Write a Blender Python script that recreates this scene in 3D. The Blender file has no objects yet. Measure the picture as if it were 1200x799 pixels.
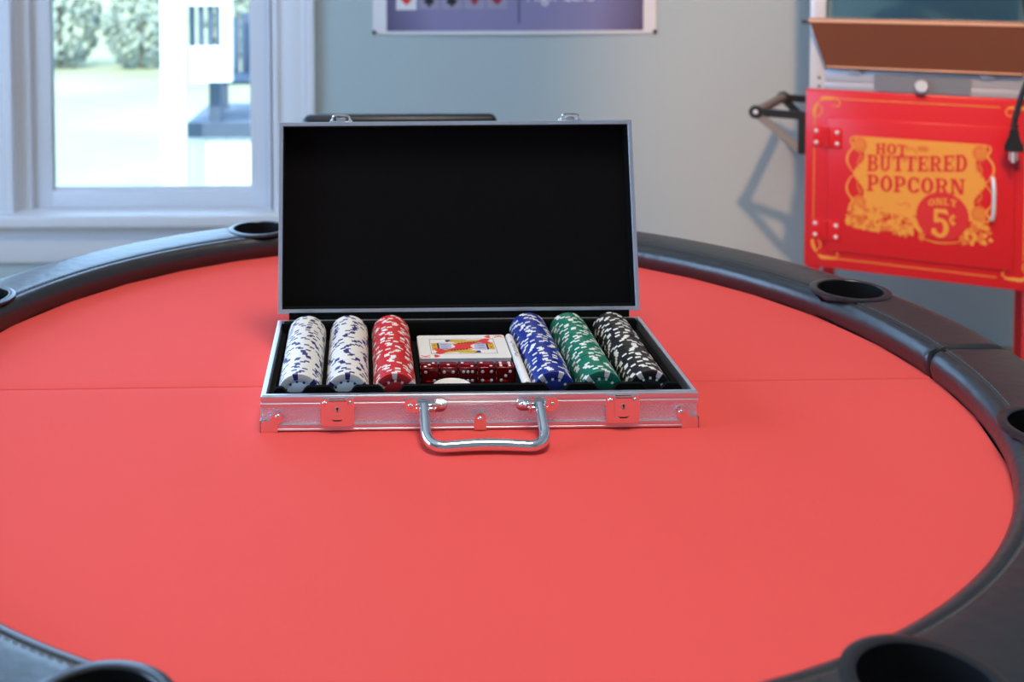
import bpy, bmesh, math, random
from mathutils import Vector, Matrix
random.seed(7)
PI = math.pi
sc = bpy.context.scene
C = sc.collection

# ------------------------------------------------------------------ camera
ZF = 0.76                       # height of the table felt
PITCH, ROLL = 0.04426, -0.004355
cam_d = bpy.data.cameras.new('camera'); cam = bpy.data.objects.new('camera', cam_d); C.objects.link(cam)
cam_d.sensor_width = 36.0; cam_d.lens = 1262.642 * 36.0 / 1200.0
cam_d.shift_x = (600 - 444.335) / 1200.0
cam_d.shift_y = (7.46 - 399.5) / 1200.0
cam_d.clip_start = 0.02; cam_d.clip_end = 200
U0 = Vector((0, math.sin(PITCH), math.cos(PITCH))); EX = Vector((1, 0, 0))
FW = Vector((0, math.cos(PITCH), -math.sin(PITCH)))
RT = EX * math.cos(ROLL) + U0 * math.sin(ROLL); UP = -EX * math.sin(ROLL) + U0 * math.cos(ROLL)
M = Matrix.Identity(4)
for i in range(3):
    M[i][0] = RT[i]; M[i][1] = UP[i]; M[i][2] = -FW[i]
M[2][3] = ZF + 0.41712
cam.matrix_world = M
cam_d.dof.use_dof = True; cam_d.dof.focus_distance = 1.0; cam_d.dof.aperture_fstop = 6.3
sc.camera = cam

# ------------------------------------------------------------------ light
sc.view_settings.view_transform = 'Standard'; sc.view_settings.look = 'None'
sc.view_settings.exposure = 0.08; sc.view_settings.gamma = 1.0; sc.view_settings.use_curve_mapping = False
w = bpy.data.worlds.new('sky'); sc.world = w; w.use_nodes = True
bg = w.node_tree.nodes['Background']; bg.inputs[0].default_value = (0.40, 0.64, 1.0, 1); bg.inputs[1].default_value = 5.5

def light(name, kind, loc, target, energy, color, **kw):
    d = bpy.data.lights.new(name, kind); o = bpy.data.objects.new(name, d); C.objects.link(o)
    d.energy = energy; d.color = color
    for k, v in kw.items(): setattr(d, k, v)
    o.location = loc
    o.rotation_euler = (Vector(target) - Vector(loc)).to_track_quat('-Z', 'Y').to_euler()
    return o
light('sun', 'SUN', (3, -6, 9), (3 + 0.5, -6 + 1.0, 9 - 1.15), 6.5, (1.0, 0.96, 0.90), angle=0.009)
DAY = (0.42, 0.66, 1.0)
light('daylight_side_window', 'AREA', (-2.46, 0.9, 1.45), (0.5, 0.9, 1.1), 34, DAY, shape='RECTANGLE', size=2.2, size_y=1.35)
light('recessed_lamp', 'SPOT', (0.08, -0.42, 3.15), (1.62, 3.0, 0.78), 470, (1.0, 0.54, 0.28), spot_size=math.radians(32), spot_blend=0.7, shadow_soft_size=0.07)
light('ceiling_lamp', 'AREA', (0.2, 0.7, 3.14), (0.2, 0.7, 0), 38, (1.0, 0.88, 0.74), shape='DISK', size=0.8)

# ------------------------------------------------------------------ materials
def mat(name, col, rough=0.5, metal=0.0, spec=0.5, bump=None, var=None, **kw):
    m = bpy.data.materials.new(name); m.use_nodes = True
    nt = m.node_tree; b = nt.nodes['Principled BSDF']
    b.inputs['Base Color'].default_value = (*col, 1); b.inputs['Roughness'].default_value = rough
    b.inputs['Metallic'].default_value = metal; b.inputs['Specular IOR Level'].default_value = spec
    for k, v in kw.items(): b.inputs[k.replace('_', ' ')].default_value = v
    tc = nt.nodes.new('ShaderNodeTexCoord')
    if var:                                    # (scale, amount): soft colour variation
        n = nt.nodes.new('ShaderNodeTexNoise'); n.inputs['Scale'].default_value = var[0]; n.inputs['Detail'].default_value = 4
        nt.links.new(tc.outputs['Object'], n.inputs['Vector'])
        mx = nt.nodes.new('ShaderNodeMix'); mx.data_type = 'RGBA'
        mx.inputs['A'].default_value = (*[c * (1 - var[1]) for c in col], 1)
        mx.inputs['B'].default_value = (*[min(1, c * (1 + var[1])) for c in col], 1)
        nt.links.new(n.outputs['Fac'], mx.inputs['Factor']); nt.links.new(mx.outputs['Result'], b.inputs['Base Color'])
    if bump:                                   # (kind, scale, strength, distance)
        if bump[0] == 'noise':
            t = nt.nodes.new('ShaderNodeTexNoise'); t.inputs['Scale'].default_value = bump[1]; t.inputs['Detail'].default_value = 5; out = t.outputs['Fac']
        else:
            t = nt.nodes.new('ShaderNodeTexVoronoi'); t.inputs['Scale'].default_value = bump[1]; out = t.outputs['Distance']
        nt.links.new(tc.outputs['Object'], t.inputs['Vector'])
        bp = nt.nodes.new('ShaderNodeBump'); bp.inputs['Strength'].default_value = bump[2]; bp.inputs['Distance'].default_value = bump[3]
        nt.links.new(out, bp.inputs['Height']); nt.links.new(bp.outputs['Normal'], b.inputs['Normal'])
    return m
MT = {}
def defm(k, *a, **kw): MT[k] = mat(k, *a, **kw)
defm('wall', (0.44, 0.545, 0.585), 0.7, spec=0.3, bump=('noise', 90, 0.08, 0.002))
defm('ceiling', (0.82, 0.82, 0.80), 0.8)
defm('floor', (0.42, 0.30, 0.19), 0.45, var=(6, 0.2))
defm('trim', (0.74, 0.765, 0.83), 0.4)
defm('felt', (0.78, 0.085, 0.075), 0.85, spec=0.25, bump=('noise', 900, 0.12, 0.0006), var=(3.0, 0.05))
defm('leather', (0.013, 0.013, 0.015), 0.34, spec=0.9, bump=('noise', 70, 0.55, 0.0014))
defm('thread', (0.17, 0.13, 0.105), 0.6)
defm('plastic_black', (0.012, 0.012, 0.014), 0.28)
defm('metal_dark', (0.05, 0.05, 0.055), 0.4, metal=0.6)
defm('alu', (0.6, 0.61, 0.66), 0.30, metal=1.0)
defm('alu_bright', (0.74, 0.75, 0.83), 0.32, metal=0.85)
defm('chrome', (0.86, 0.86, 0.87), 0.10, metal=1.0)
defm('keyhole', (0.01, 0.01, 0.01), 0.6)
defm('velvet', (0.0045, 0.0045, 0.005), 0.95, spec=0.12, bump=('noise', 700, 0.3, 0.0005))
defm('chip_white', (0.80, 0.77, 0.72), 0.45); defm('chip_red', (0.62, 0.022, 0.028), 0.45); defm('chip_blue', (0.012, 0.032, 0.26), 0.42)
defm('chip_green', (0.004, 0.17, 0.105), 0.42); defm('chip_black', (0.013, 0.012, 0.013), 0.42)
defm('spot_white', (0.82, 0.80, 0.76), 0.45); defm('spot_blue', (0.018, 0.024, 0.17), 0.45)
defm('inlay_white', (0.55, 0.66, 0.76), 0.4); defm('inlay_red', (0.35, 0.012, 0.016), 0.4); defm('inlay_blue', (0.008, 0.02, 0.17), 0.4)
defm('inlay_green', (0.003, 0.10, 0.065), 0.4); defm('inlay_black', (0.01, 0.01, 0.012), 0.4)
defm('card', (0.82, 0.78, 0.73), 0.4); defm('card_edge', (0.62, 0.66, 0.74), 0.6)
defm('ink_red', (0.72, 0.05, 0.045), 0.5); defm('ink_yellow', (0.62, 0.40, 0.05), 0.5); defm('ink_black', (0.02, 0.018, 0.03), 0.5)
defm('ink_blue', (0.03, 0.035, 0.16), 0.5); defm('ink_lilac', (0.50, 0.46, 0.62), 0.5)
defm('dice', (0.34, 0.004, 0.010), 0.06, Transmission_Weight=0.6, IOR=1.45)
defm('pip', (0.85, 0.85, 0.86), 0.4)
defm('white_plastic', (0.82, 0.78, 0.73), 0.35)
defm('red_paint', (0.62, 0.013, 0.022), 0.30, spec=0.5)
defm('gold_print', (0.74, 0.33, 0.055), 0.42); defm('orange_print', (0.66, 0.17, 0.035), 0.42); defm('red_print', (0.60, 0.025, 0.03), 0.42)
defm('steel', (0.44, 0.45, 0.50), 0.42, metal=0.35); defm('steel_white', (0.72, 0.74, 0.78), 0.35, metal=0.3)
defm('steel_plate', (0.40, 0.40, 0.43), 0.35, metal=0.8)
defm('amber', (0.24, 0.085, 0.05), 0.12, Transmission_Weight=0.35, IOR=1.3)
defm('amber_edge_lit', (0.72, 0.42, 0.28), 0.3)  # paler amber for the flap edges, with the highlight put into the colour
defm('cord', (0.01, 0.01, 0.012), 0.4)
defm('handle_bar', (0.30, 0.27, 0.25), 0.4, metal=0.4); defm('bracket', (0.025, 0.027, 0.03), 0.35, metal=0.3)
defm('paper', (0.80, 0.81, 0.86), 0.5)
defm('pin', (0.01, 0.01, 0.015), 0.3)
defm('poster_light', (0.62, 0.62, 0.70), 0.5); defm('poster_shade', (0.155, 0.145, 0.27), 0.5); defm('poster_line', (0.07, 0.06, 0.16), 0.5)
defm('chair', (0.012, 0.013, 0.015), 0.35, bump=('noise', 120, 0.2, 0.001))
defm('lawn', (0.25, 0.25, 0.12), 0.9, var=(0.5, 0.5)); defm('foliage', (0.22, 0.25, 0.19), 0.8, var=(2, 0.4)); defm('bark', (0.12, 0.09, 0.06), 0.9)
defm('white_wood', (0.85, 0.85, 0.84), 0.5); defm('grey_wood', (0.075, 0.10, 0.135), 0.6)
# glass: clear thin pane
def glassmat(name, tint, refl):
    m = bpy.data.materials.new(name); m.use_nodes = True; nt = m.node_tree
    for n in list(nt.nodes):
        if n.type != 'OUTPUT_MATERIAL': nt.nodes.remove(n)
    out = nt.nodes['Material Output']
    t = nt.nodes.new('ShaderNodeBsdfTransparent'); t.inputs[0].default_value = (*tint, 1)
    g = nt.nodes.new('ShaderNodeBsdfGlossy'); g.inputs['Roughness'].default_value = 0.02
    mx = nt.nodes.new('ShaderNodeMixShader'); f = nt.nodes.new('ShaderNodeFresnel'); f.inputs[0].default_value = refl
    nt.links.new(f.outputs[0], mx.inputs[0]); nt.links.new(t.outputs[0], mx.inputs[1]); nt.links.new(g.outputs[0], mx.inputs[2]); nt.links.new(mx.outputs[0], out.inputs[0])
    MT[name] = m
glassmat('glass', (0.96, 0.98, 0.98), 1.25); glassmat('glass_machine', (0.80, 0.90, 0.93), 1.35)
# knurled aluminium sheet of the case: diamond relief
def knurl():
    m = mat('alu_knurled', (0.84, 0.80, 0.88), 0.40, metal=0.6); nt = m.node_tree; b = nt.nodes['Principled BSDF']
    tc = nt.nodes['Texture Coordinate']; hs = []
    for ang in (45, -45):
        mp = nt.nodes.new('ShaderNodeMapping'); mp.inputs['Rotation'].default_value = (0, math.radians(ang), 0)
        wv = nt.nodes.new('ShaderNodeTexWave'); wv.bands_direction = 'X'; wv.inputs['Scale'].default_value = 125
        nt.links.new(tc.outputs['Object'], mp.inputs[0]); nt.links.new(mp.outputs[0], wv.inputs[0]); hs.append(wv.outputs['Fac'])
    mul = nt.nodes.new('ShaderNodeMath'); mul.operation = 'MULTIPLY'
    nt.links.new(hs[0], mul.inputs[0]); nt.links.new(hs[1], mul.inputs[1])
    bp = nt.nodes.new('ShaderNodeBump'); bp.inputs['Strength'].default_value = 0.55; bp.inputs['Distance'].default_value = 0.0010
    nt.links.new(mul.outputs[0], bp.inputs['Height']); nt.links.new(bp.outputs[0], b.inputs['Normal'])
    MT['alu_knurled'] = m
knurl()
# poster print: violet panel, paler towards its middle (flat print)
def posterprint():
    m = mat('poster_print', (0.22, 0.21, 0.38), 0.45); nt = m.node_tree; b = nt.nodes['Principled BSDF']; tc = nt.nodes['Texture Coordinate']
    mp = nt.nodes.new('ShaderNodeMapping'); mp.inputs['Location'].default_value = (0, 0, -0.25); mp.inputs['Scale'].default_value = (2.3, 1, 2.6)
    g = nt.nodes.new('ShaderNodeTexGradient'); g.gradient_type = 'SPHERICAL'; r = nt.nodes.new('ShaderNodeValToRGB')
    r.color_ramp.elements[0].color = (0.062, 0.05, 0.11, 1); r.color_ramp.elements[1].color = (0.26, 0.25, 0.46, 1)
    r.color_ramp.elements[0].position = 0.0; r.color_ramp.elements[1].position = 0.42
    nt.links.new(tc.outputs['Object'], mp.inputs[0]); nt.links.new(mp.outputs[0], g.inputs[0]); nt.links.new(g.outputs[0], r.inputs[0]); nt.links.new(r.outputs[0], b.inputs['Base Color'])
    MT['poster_print'] = m
posterprint()

# ------------------------------------------------------------------ mesh helpers
class MB:
    def __init__(s): s.v = []; s.f = []; s.m = []
    def add(s, vs, fs, mi=0):
        o = len(s.v); s.v += [tuple(p) for p in vs]; s.f += [tuple(o + i for i in f) for f in fs]; s.m += [mi] * len(fs); return s
    def box(s, x0, y0, z0, x1, y1, z1, mi=0):
        v = [(x0, y0, z0), (x1, y0, z0), (x1, y1, z0), (x0, y1, z0), (x0, y0, z1), (x1, y0, z1), (x1, y1, z1), (x0, y1, z1)]
        return s.add(v, [(0, 3, 2, 1), (4, 5, 6, 7), (0, 1, 5, 4), (1, 2, 6, 5), (2, 3, 7, 6), (3, 0, 4, 7)], mi)
    def rbox(s, x0, y0, z0, x1, y1, z1, r=0.002, seg=2, mi=0):
        bm = bmesh.new(); bmesh.ops.create_cube(bm, size=1)
        for v in bm.verts: v.co = Vector((x0 + (v.co.x + .5) * (x1 - x0), y0 + (v.co.y + .5) * (y1 - y0), z0 + (v.co.z + .5) * (z1 - z0)))
        bmesh.ops.bevel(bm, geom=bm.edges[:], offset=r, segments=seg, affect='EDGES', profile=0.5)
        return s.frombm(bm, mi)
    def frombm(s, bm, mi=0, mx=None):
        bm.verts.ensure_lookup_table(); bm.verts.index_update()
        s.add([(mx @ v.co if mx else v.co) for v in bm.verts], [[v.index for v in f.verts] for f in bm.faces], mi); bm.free(); return s
    def prism(s, poly, fn, a, b, mi=0):
        """poly: 2D points; fn(p, q, t) -> 3D; from t=a to t=b"""
        n = len(poly); v = [fn(p[0], p[1], a) for p in poly] + [fn(p[0], p[1], b) for p in poly]
        fs = [tuple(range(n - 1, -1, -1)), tuple(range(n, 2 * n))] + [(i, (i + 1) % n, n + (i + 1) % n, n + i) for i in range(n)]
        return s.add(v, fs, mi)
    def cyl(s, c, ax, r, h, n=24, r2=None, mi=0):
        c = Vector(c); ax = Vector(ax).normalized(); q = ax.to_track_quat('Z', 'Y'); r2 = r if r2 is None else r2
        v = []
        for k, (rr, t) in enumerate(((r, 0), (r2, h))):
            for i in range(n):
                a = 2 * PI * i / n; v.append(c + q @ Vector((rr * math.cos(a), rr * math.sin(a), t)))
        return s.add(v, [tuple(range(n - 1, -1, -1)), tuple(range(n, 2 * n))] + [(i, (i + 1) % n, n + (i + 1) % n, n + i) for i in range(n)], mi)
    def dome(s, c, ax, r, h, n=16, k=4, mi=0):
        c = Vector(c); q = Vector(ax).normalized().to_track_quat('Z', 'Y'); v = []; f = []
        for j in range(k):
            b = PI / 2 * j / k
            for i in range(n):
                a = 2 * PI * i / n; v.append(c + q @ Vector((r * math.cos(b) * math.cos(a), r * math.cos(b) * math.sin(a), h * math.sin(b))))
        v.append(c + q @ Vector((0, 0, h)))
        for j in range(k - 1):
            for i in range(n): f.append((j * n + i, j * n + (i + 1) % n, (j + 1) * n + (i + 1) % n, (j + 1) * n + i))
        for i in range(n): f.append(((k - 1) * n + i, (k - 1) * n + (i + 1) % n, k * n))
        f.append(tuple(range(n - 1, -1, -1)))
        return s.add(v, f, mi)
    def lathe(s, prof, c=(0, 0, 0), a0=0, a1=2 * PI, n=48, closed=False, mi=0, caps=False):
        full = abs(a1 - a0 - 2 * PI) < 1e-6; m = len(prof); cols = n if full else n + 1; v = []; f = []
        for i in range(cols):
            a = a0 + (a1 - a0) * i / n
            for r, z in prof: v.append((c[0] + r * math.cos(a), c[1] + r * math.sin(a), c[2] + z))
        mm = m if closed else m - 1
        for i in range(n):
            i2 = (i + 1) % cols
            for j in range(mm):
                j2 = (j + 1) % m; f.append((i * m + j, i2 * m + j, i2 * m + j2, i * m + j2))
        if caps: f.append(tuple(range(m - 1, -1, -1))); f.append(tuple((cols - 1) * m + j for j in range(m)))
        return s.add(v, f, mi)
    def tube(s, pts, r, n=12, mi=0, caps=True, closed=False):
        pts = [Vector(p) for p in pts]; L = len(pts); rs = r if isinstance(r, (list, tuple)) else [r] * L; v = []; f = []
        nrm = None
        for i, p in enumerate(pts):
            t = (pts[(i + 1) % L] - pts[i - 1]) if closed else (pts[min(i + 1, L - 1)] - pts[max(i - 1, 0)])
            t.normalize()
            if nrm is None: nrm = t.orthogonal().normalized()
            nrm = (nrm - t * nrm.dot(t)).normalized(); bn = t.cross(nrm)
            for k in range(n):
                a = 2 * PI * k / n; v.append(p + (nrm * math.cos(a) + bn * math.sin(a)) * rs[i])
        for i in range(L if closed else L - 1):
            for k in range(n): f.append((i * n + k, i * n + (k + 1) % n, ((i + 1) % L) * n + (k + 1) % n, ((i + 1) % L) * n + k))
        if caps and not closed: f.append(tuple(range(n - 1, -1, -1))); f.append(tuple((L - 1) * n + k for k in range(n)))
        return s.add(v, f, mi)
    def mesh(s, name, mats, smooth=35):
        me = bpy.data.meshes.new(name); me.from_pydata(s.v, [], s.f)
        for m in (mats if isinstance(mats, (list, tuple)) else [mats]): me.materials.append(MT[m])
        for p, mi in zip(me.polygons, s.m): p.material_index = mi
        bm = bmesh.new(); bm.from_mesh(me); bmesh.ops.recalc_face_normals(bm, faces=bm.faces[:]); bm.to_mesh(me); bm.free()
        if smooth:
            me.polygons.foreach_set('use_smooth', [True] * len(me.polygons)); me.set_sharp_from_angle(angle=math.radians(smooth))
        me.update(); return me
    def build(s, name, mats, parent=None, smooth=35, loc=None, rot=None):
        o = bpy.data.objects.new(name, s.mesh(name, mats, smooth)); C.objects.link(o)
        if parent: o.parent = parent
        if loc: o.location = loc
        if rot: o.rotation_euler = rot
        return o
def tag(o, label=None, cat=None, group=None, kind=None):
    for k, v in (('label', label), ('category', cat), ('group', group), ('kind', kind)):
        if v: o[k] = v
    return o
def empty(name, loc=(0, 0, 0), rz=0, parent=None):
    o = bpy.data.objects.new(name, None); o.empty_display_size = 0.05; C.objects.link(o); o.location = loc; o.rotation_euler = (0, 0, rz)
    if parent: o.parent = parent
    return o
def catmull(P, n=8):
    P = [Vector(p) for p in P]; out = []
    for i in range(len(P) - 1):
        a, b, c, d = P[max(i - 1, 0)], P[i], P[i + 1], P[min(i + 2, len(P) - 1)]
        for k in range(n):
            t = k / n; out.append(0.5 * ((2 * b) + (c - a) * t + (2 * a - 5 * b + 4 * c - d) * t * t + (3 * b - a - 3 * c + d) * t ** 3))
    out.append(P[-1]); return out

# ------------------------------------------------------------------ room shell
WY = 3.2; XL, XR, YF, HC = -2.4, 2.7, -2.5, 3.2
struct = lambda o: tag(o, kind='structure')
struct(MB().box(XL - .15, YF - .15, -.1, XR + .15, WY + .15, 0).build('floor', 'floor', smooth=0))
struct(MB().box(XL - .15, YF - .15, HC, XR + .15, WY + .15, HC + .1).build('ceiling', 'ceiling', smooth=0))
def wall(name, boxes, m='wall'):
    b = MB()
    for q in boxes: b.box(*q)
    return struct(b.build(name, m, smooth=0))
# back wall with the twin window opening
WX0, WX1, WZ0, WZ1 = -1.94, -0.325, 0.40, 3.00
wall('wall_back', [(XL, WY, 0, WX0, WY + .14, HC), (WX1, WY, 0, XR, WY + .14, HC), (WX0, WY, 0, WX1, WY + .14, WZ0), (WX0, WY, WZ1, WX1, WY + .14, HC)])
wall('wall_right', [(XR, YF, 0, XR + .14, WY + .14, HC)])
wall('wall_left', [(XL - .14, YF, 0, XL, -.2, HC), (XL - .14, 2.0, 0, XL, WY + .14, HC), (XL - .14, -.2, 0, XL, 2.0, .77), (XL - .14, -.2, 2.13, XL, 2.0, HC)])
wall('wall_front', [(XL, YF - .14, 0, XR, YF, HC)])

# casing profile strips (vertical), stool, apron, sashes, panes
def casing(b, x0, x1, z0, z1, flip=False):
    wd = x1 - x0
    prof = [(0, 0), (0, .018), (.06, .021), (.14, .021), (.18, .014), (.30, .013), (.36, .017), (.70, .017), (.75, .022), (.86, .022), (.90, .028), (1, .028), (1, 0)]
    if flip: prof = [(1 - a, d) for a, d in reversed(prof)]
    b.prism(prof, lambda p, q, t: (x0 + p * wd, WY - q, t), z0, z1)
win = empty('window_1', (0, 0, 0)); struct(win)
b = MB(); casing(b, -0.318, -0.193, .42, 3.12); casing(b, -1.215, -1.09, .42, 3.00); b.build('casing', 'trim', win)
b = MB(); casing(b, -2.07, -1.945, .42, 3.12, True); b.box(-2.07, WY - .02, 3.00, -.193, WY, 3.12); b.build('head_casing', 'trim', win)
MB().rbox(-2.11, WY - .065, .388, -.155, WY + .13, .426, .008, 3).build('stool', 'trim', win)
MB().prism([(0, .273), (.014, .273), (.017, .280), (.017, .345), (.012, .352), (.012, .36), (.006, .388), (0, .388)], lambda p, q, t: (t, WY - p, q), -2.09, -.175).build('apron', 'trim', win)
MB().box(-1.215, WY, .40, -1.085, WY + .13, 3.00).box(-1.086, WY + .022, .426, -1.050, WY + .13, 2.99).build('mullion', 'trim', win)
b = MB(); b.box(-.335, WY, .42, -.318, WY + .13, 3.00); b.box(-1.945, WY, .42, -1.93, WY + .13, 3.00); b.box(-1.945, WY, 2.985, -.318, WY + .13, 3.00); b.build('jamb', 'trim', win)
def sash(x0, x1):
    z0, z1, y0, y1 = .426, 2.985, WY + .045, WY + .085
    gx0, gx1, gz0 = x0 + .058, x1 - .052, .487
    b = MB(); b.rbox(x0, y0, z0, gx0, y1, z1, .003); b.rbox(gx1, y0, z0, x1, y1, z1, .003); b.rbox(gx0 - .002, y0, z0, gx1 + .002, y1, gz0 - .012, .003); b.rbox(gx0 - .002, y0, z1 - .05, gx1 + .002, y1, z1, .003)
    # sloped glazing bead around the pane
    for (xa, xb, za, zb) in ((gx0 - .012, gx0, gz0 - .012, z1 - .05), (gx1, gx1 + .01, gz0 - .012, z1 - .05), (gx0 - .012, gx1 + .01, gz0 - .012, gz0)):
        b.box(xa, y0 + .014, za, xb, y1 - .008, zb)
    s = b.build('sash', 'trim', win)
    MB().box(gx0 - .004, y0 + .022, gz0 - .004, gx1 + .004, y0 + .026, z1 - .048).build('pane', 'glass', s, smooth=0)
sash(-1.052, -0.340); sash(-1.93, -1.215)

# windows on the walls out of view (they let the daylight in)
def simple_window(n, axis, a0, a1, z0, z1, pos, s):
    o = empty('window_%d' % n); struct(o); b = MB(); wd = .07
    for (p0, p1, q0, q1) in ((a0 - wd, a0, z0 - wd, z1 + wd), (a1, a1 + wd, z0 - wd, z1 + wd), (a0, a1, z0 - wd, z0), (a0, a1, z1, z1 + wd), ((a0 + a1) / 2 - .03, (a0 + a1) / 2 + .03, z0, z1)):
        if axis == 'y': b.box(min(pos, pos + s * .025), p0, q0, max(pos, pos + s * .025), p1, q1)
        else: b.box(p0, min(pos, pos + s * .025), q0, p1, max(pos, pos + s * .025), q1)
    b.build('window_frame', 'trim', o)
simple_window(2, 'y', -.2, 2.0, .77, 2.13, XL, 1)

# ------------------------------------------------------------------ poker table
TX, TY, TR = 0.0464, 1.0392, math.radians(1.2)
tbl = empty('poker_table', (TX, TY, 0), TR)
tag(tbl, 'round folding poker table with coral red felt and padded black leatherette rail', 'table')
RF = 0.4985
for k in range(2):              # two felt halves that meet at the fold
    b = MB(); s = 1 if k else -1; n = 72
    prof = [(.0004 + .0016 * (1 - math.cos(t)), .0018 * math.sin(t) - .0018) for t in (0, .5, 1.0, PI / 2)]
    rows = []
    for dy, dz in prof + [(.02, 0), (.09, 0)]:
        xs = math.sqrt(RF ** 2 - dy ** 2); rows.append([(-xs + 2 * xs * i / n, s * dy, dz) for i in range(n + 1)])
    for kk in range(1, 9):
        y = .09 + (RF - .0901) * (1 - (1 - kk / 8) ** 2); xs = math.sqrt(max(RF ** 2 - y * y, 1e-6)); rows.append([(-xs + 2 * xs * i / n, s * y, 0) for i in range(n + 1)])
    v = [p for r in rows for p in r]; f = []
    for j in range(len(rows) - 1):
        for i in range(n): f.append((j * (n + 1) + i, j * (n + 1) + i + 1, (j + 1) * (n + 1) + i + 1, (j + 1) * (n + 1) + i))
    b.add(v, f)
    o = b.build('felt_half', 'felt', tbl, loc=(0, 0, ZF), smooth=60)
MB().cyl((0, 0, ZF - .03), (0, 0, 1), .57, .0255, 96).build('table_board', 'metal_dark', tbl)
HA = [math.radians(q) for q in (20.1, 67.5, 112.9, 159.3, 201.0, 247.8, 295.4, 339.8)]; HRS = (.535, .538, .538, .542, .540, .541, .543, .536)
prof = [(.5000, -.004), (.4965, .004), (.4945, .012), (.4955, .0195), (.4985, .0252), (.5030, .0283), (.5068, .0291), (.5085, .0282), (.5100, .0291), (.5130, .0300), (.5200, .0308), (.5600, .0308), (.5700, .0295), (.5770, .0255), (.5810, .0180), (.5825, .0050), (.5825, -.030), (.5800, -.034), (.5000, -.034)]
for k in range(2):
    a0 = k * PI + .0035; a1 = (k + 1) * PI - .0035; b = MB(); n = 150; v = []; f = []; m = len(prof)
    # ends of the padding are pinched round towards the joint
    cols = [a0 + (a1 - a0) * i / n for i in range(n + 1)]
    cols = [a0, a0 + .002, a0 + .005, a0 + .010] + cols[1:-1] + [a1 - .010, a1 - .005, a1 - .002, a1]
    for i, a in enumerate(cols):
        e = min(a - a0, a1 - a); q = max(0, 1 - e / .010); sh = .006 * q ** 3
        for r, z in prof:
            zz = z - sh if z > .0 else z; rr = r + sh * .8 if r < .52 else (r - sh * .5 if r > .57 else r)
            v.append((rr * math.cos(a), rr * math.sin(a), zz))
    for i in range(len(cols) - 1):
        for j in range(m): j2 = (j + 1) % m; f.append((i * m + j, (i + 1) * m + j, (i + 1) * m + j2, i * m + j2))
    f.append(tuple(range(m - 1, -1, -1))); f.append(tuple((len(cols) - 1) * m + j for j in range(m)))
    b.add(v, f); rail = b.build('rail', 'leather', tbl, loc=(0, 0, ZF), smooth=40)
    # cut the cup holes for good
    cb = MB()
    for a in HA:
        if a0 < a < a1: cb.cyl((HRS[HA.index(a)] * math.cos(a), HRS[HA.index(a)] * math.sin(a), -.1), (0, 0, 1), .0375, .2, 40)
    cut = cb.build('cutter', 'leather', tbl, loc=(0, 0, ZF)); md = rail.modifiers.new('holes', 'BOOLEAN'); md.object = cut; md.solver = 'EXACT'
    bpy.context.view_layer.update(); dg = bpy.context.evaluated_depsgraph_get()
    me = bpy.data.meshes.new_from_object(rail.evaluated_get(dg)); rail.modifiers.clear(); rail.data = me; bpy.data.objects.remove(cut)
    # stitching along the crease and along the joint
    sb = MB(); st = .0068; na = int((a1 - a0) * .5085 / st)
    for i in range(na):
        aa = a0 + (a1 - a0) * (i + .15) / na; ab = a0 + (a1 - a0) * (i + .85) / na; r = .5116
        if any((r * math.cos(aa) - q * math.cos(h)) ** 2 + (r * math.sin(aa) - q * math.sin(h)) ** 2 < .0455 ** 2 for h, q in zip(HA, HRS)): continue
        pts = [(r * math.cos(aa), r * math.sin(aa), .0296), (r * math.cos((aa + ab) / 2), r * math.sin((aa + ab) / 2), .0303), (r * math.cos(ab), r * math.sin(ab), .0296)]
        sb.tube(pts, .00036, 5)
    for a, sg in ((a0, 1), (a1, -1)):
        for i in range(11):
            r0 = .514 + i * .0048; aa = a + sg * .0095
            sb.tube([(r0 * math.cos(aa), r0 * math.sin(aa), .0300), ((r0 + .0033) * math.cos(aa), (r0 + .0033) * math.sin(aa), .0300)], .0005, 5)
    tag(sb.build('stitching', 'thread', rail), kind='stuff')
cup_prof = [(.0355, .0006), (.0362, .0014), (.0375, .0017), (.0415, .0014), (.0440, .0004), (.0443, -.0022), (.0374, -.0022), (.0370, -.068), (.0, -.070), (.0, -.067), (.0345, -.066), (.0355, .0006)]
cup = MB().lathe(cup_prof, n=56).mesh('cup_holder', 'plastic_black')
for i, a in enumerate(HA):
    o = bpy.data.objects.new('cup_holder', cup); C.objects.link(o); o.parent = tbl; o.location = (HRS[i] * math.cos(a), HRS[i] * math.sin(a), ZF + .0311)
for k in range(4):
    a = PI / 4 + k * PI / 2; x, y = .36 * math.cos(a), .36 * math.sin(a)
    MB().tube([(x * 1.12, y * 1.12, .012), (x, y, ZF - .03)], .016, 14).dome((x * 1.12, y * 1.12, .012), (0, 0, -1), .02, .012).build('leg', 'metal_dark', tbl)
MB().rbox(-.36, -.02, ZF - .06, .36, .02, ZF - .03, .004).build('frame_rail', 'metal_dark', tbl)

# ------------------------------------------------------------------ chip case
CX, CY, CT = 0.0877, 0.936, 0.0161
W2, D, HB = 0.194, 0.2010, 0.0328
case = empty('chip_case', (CX, CY, ZF), CT)
tag(case, 'open silver aluminium poker chip case with black lining on the red felt', 'case')
def cw(x, y, z=0):              # case-local -> world
    return (CX + x * math.cos(CT) - y * math.sin(CT), CY + x * math.sin(CT) + y * math.cos(CT), ZF + z)
wt = .0045
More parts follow.
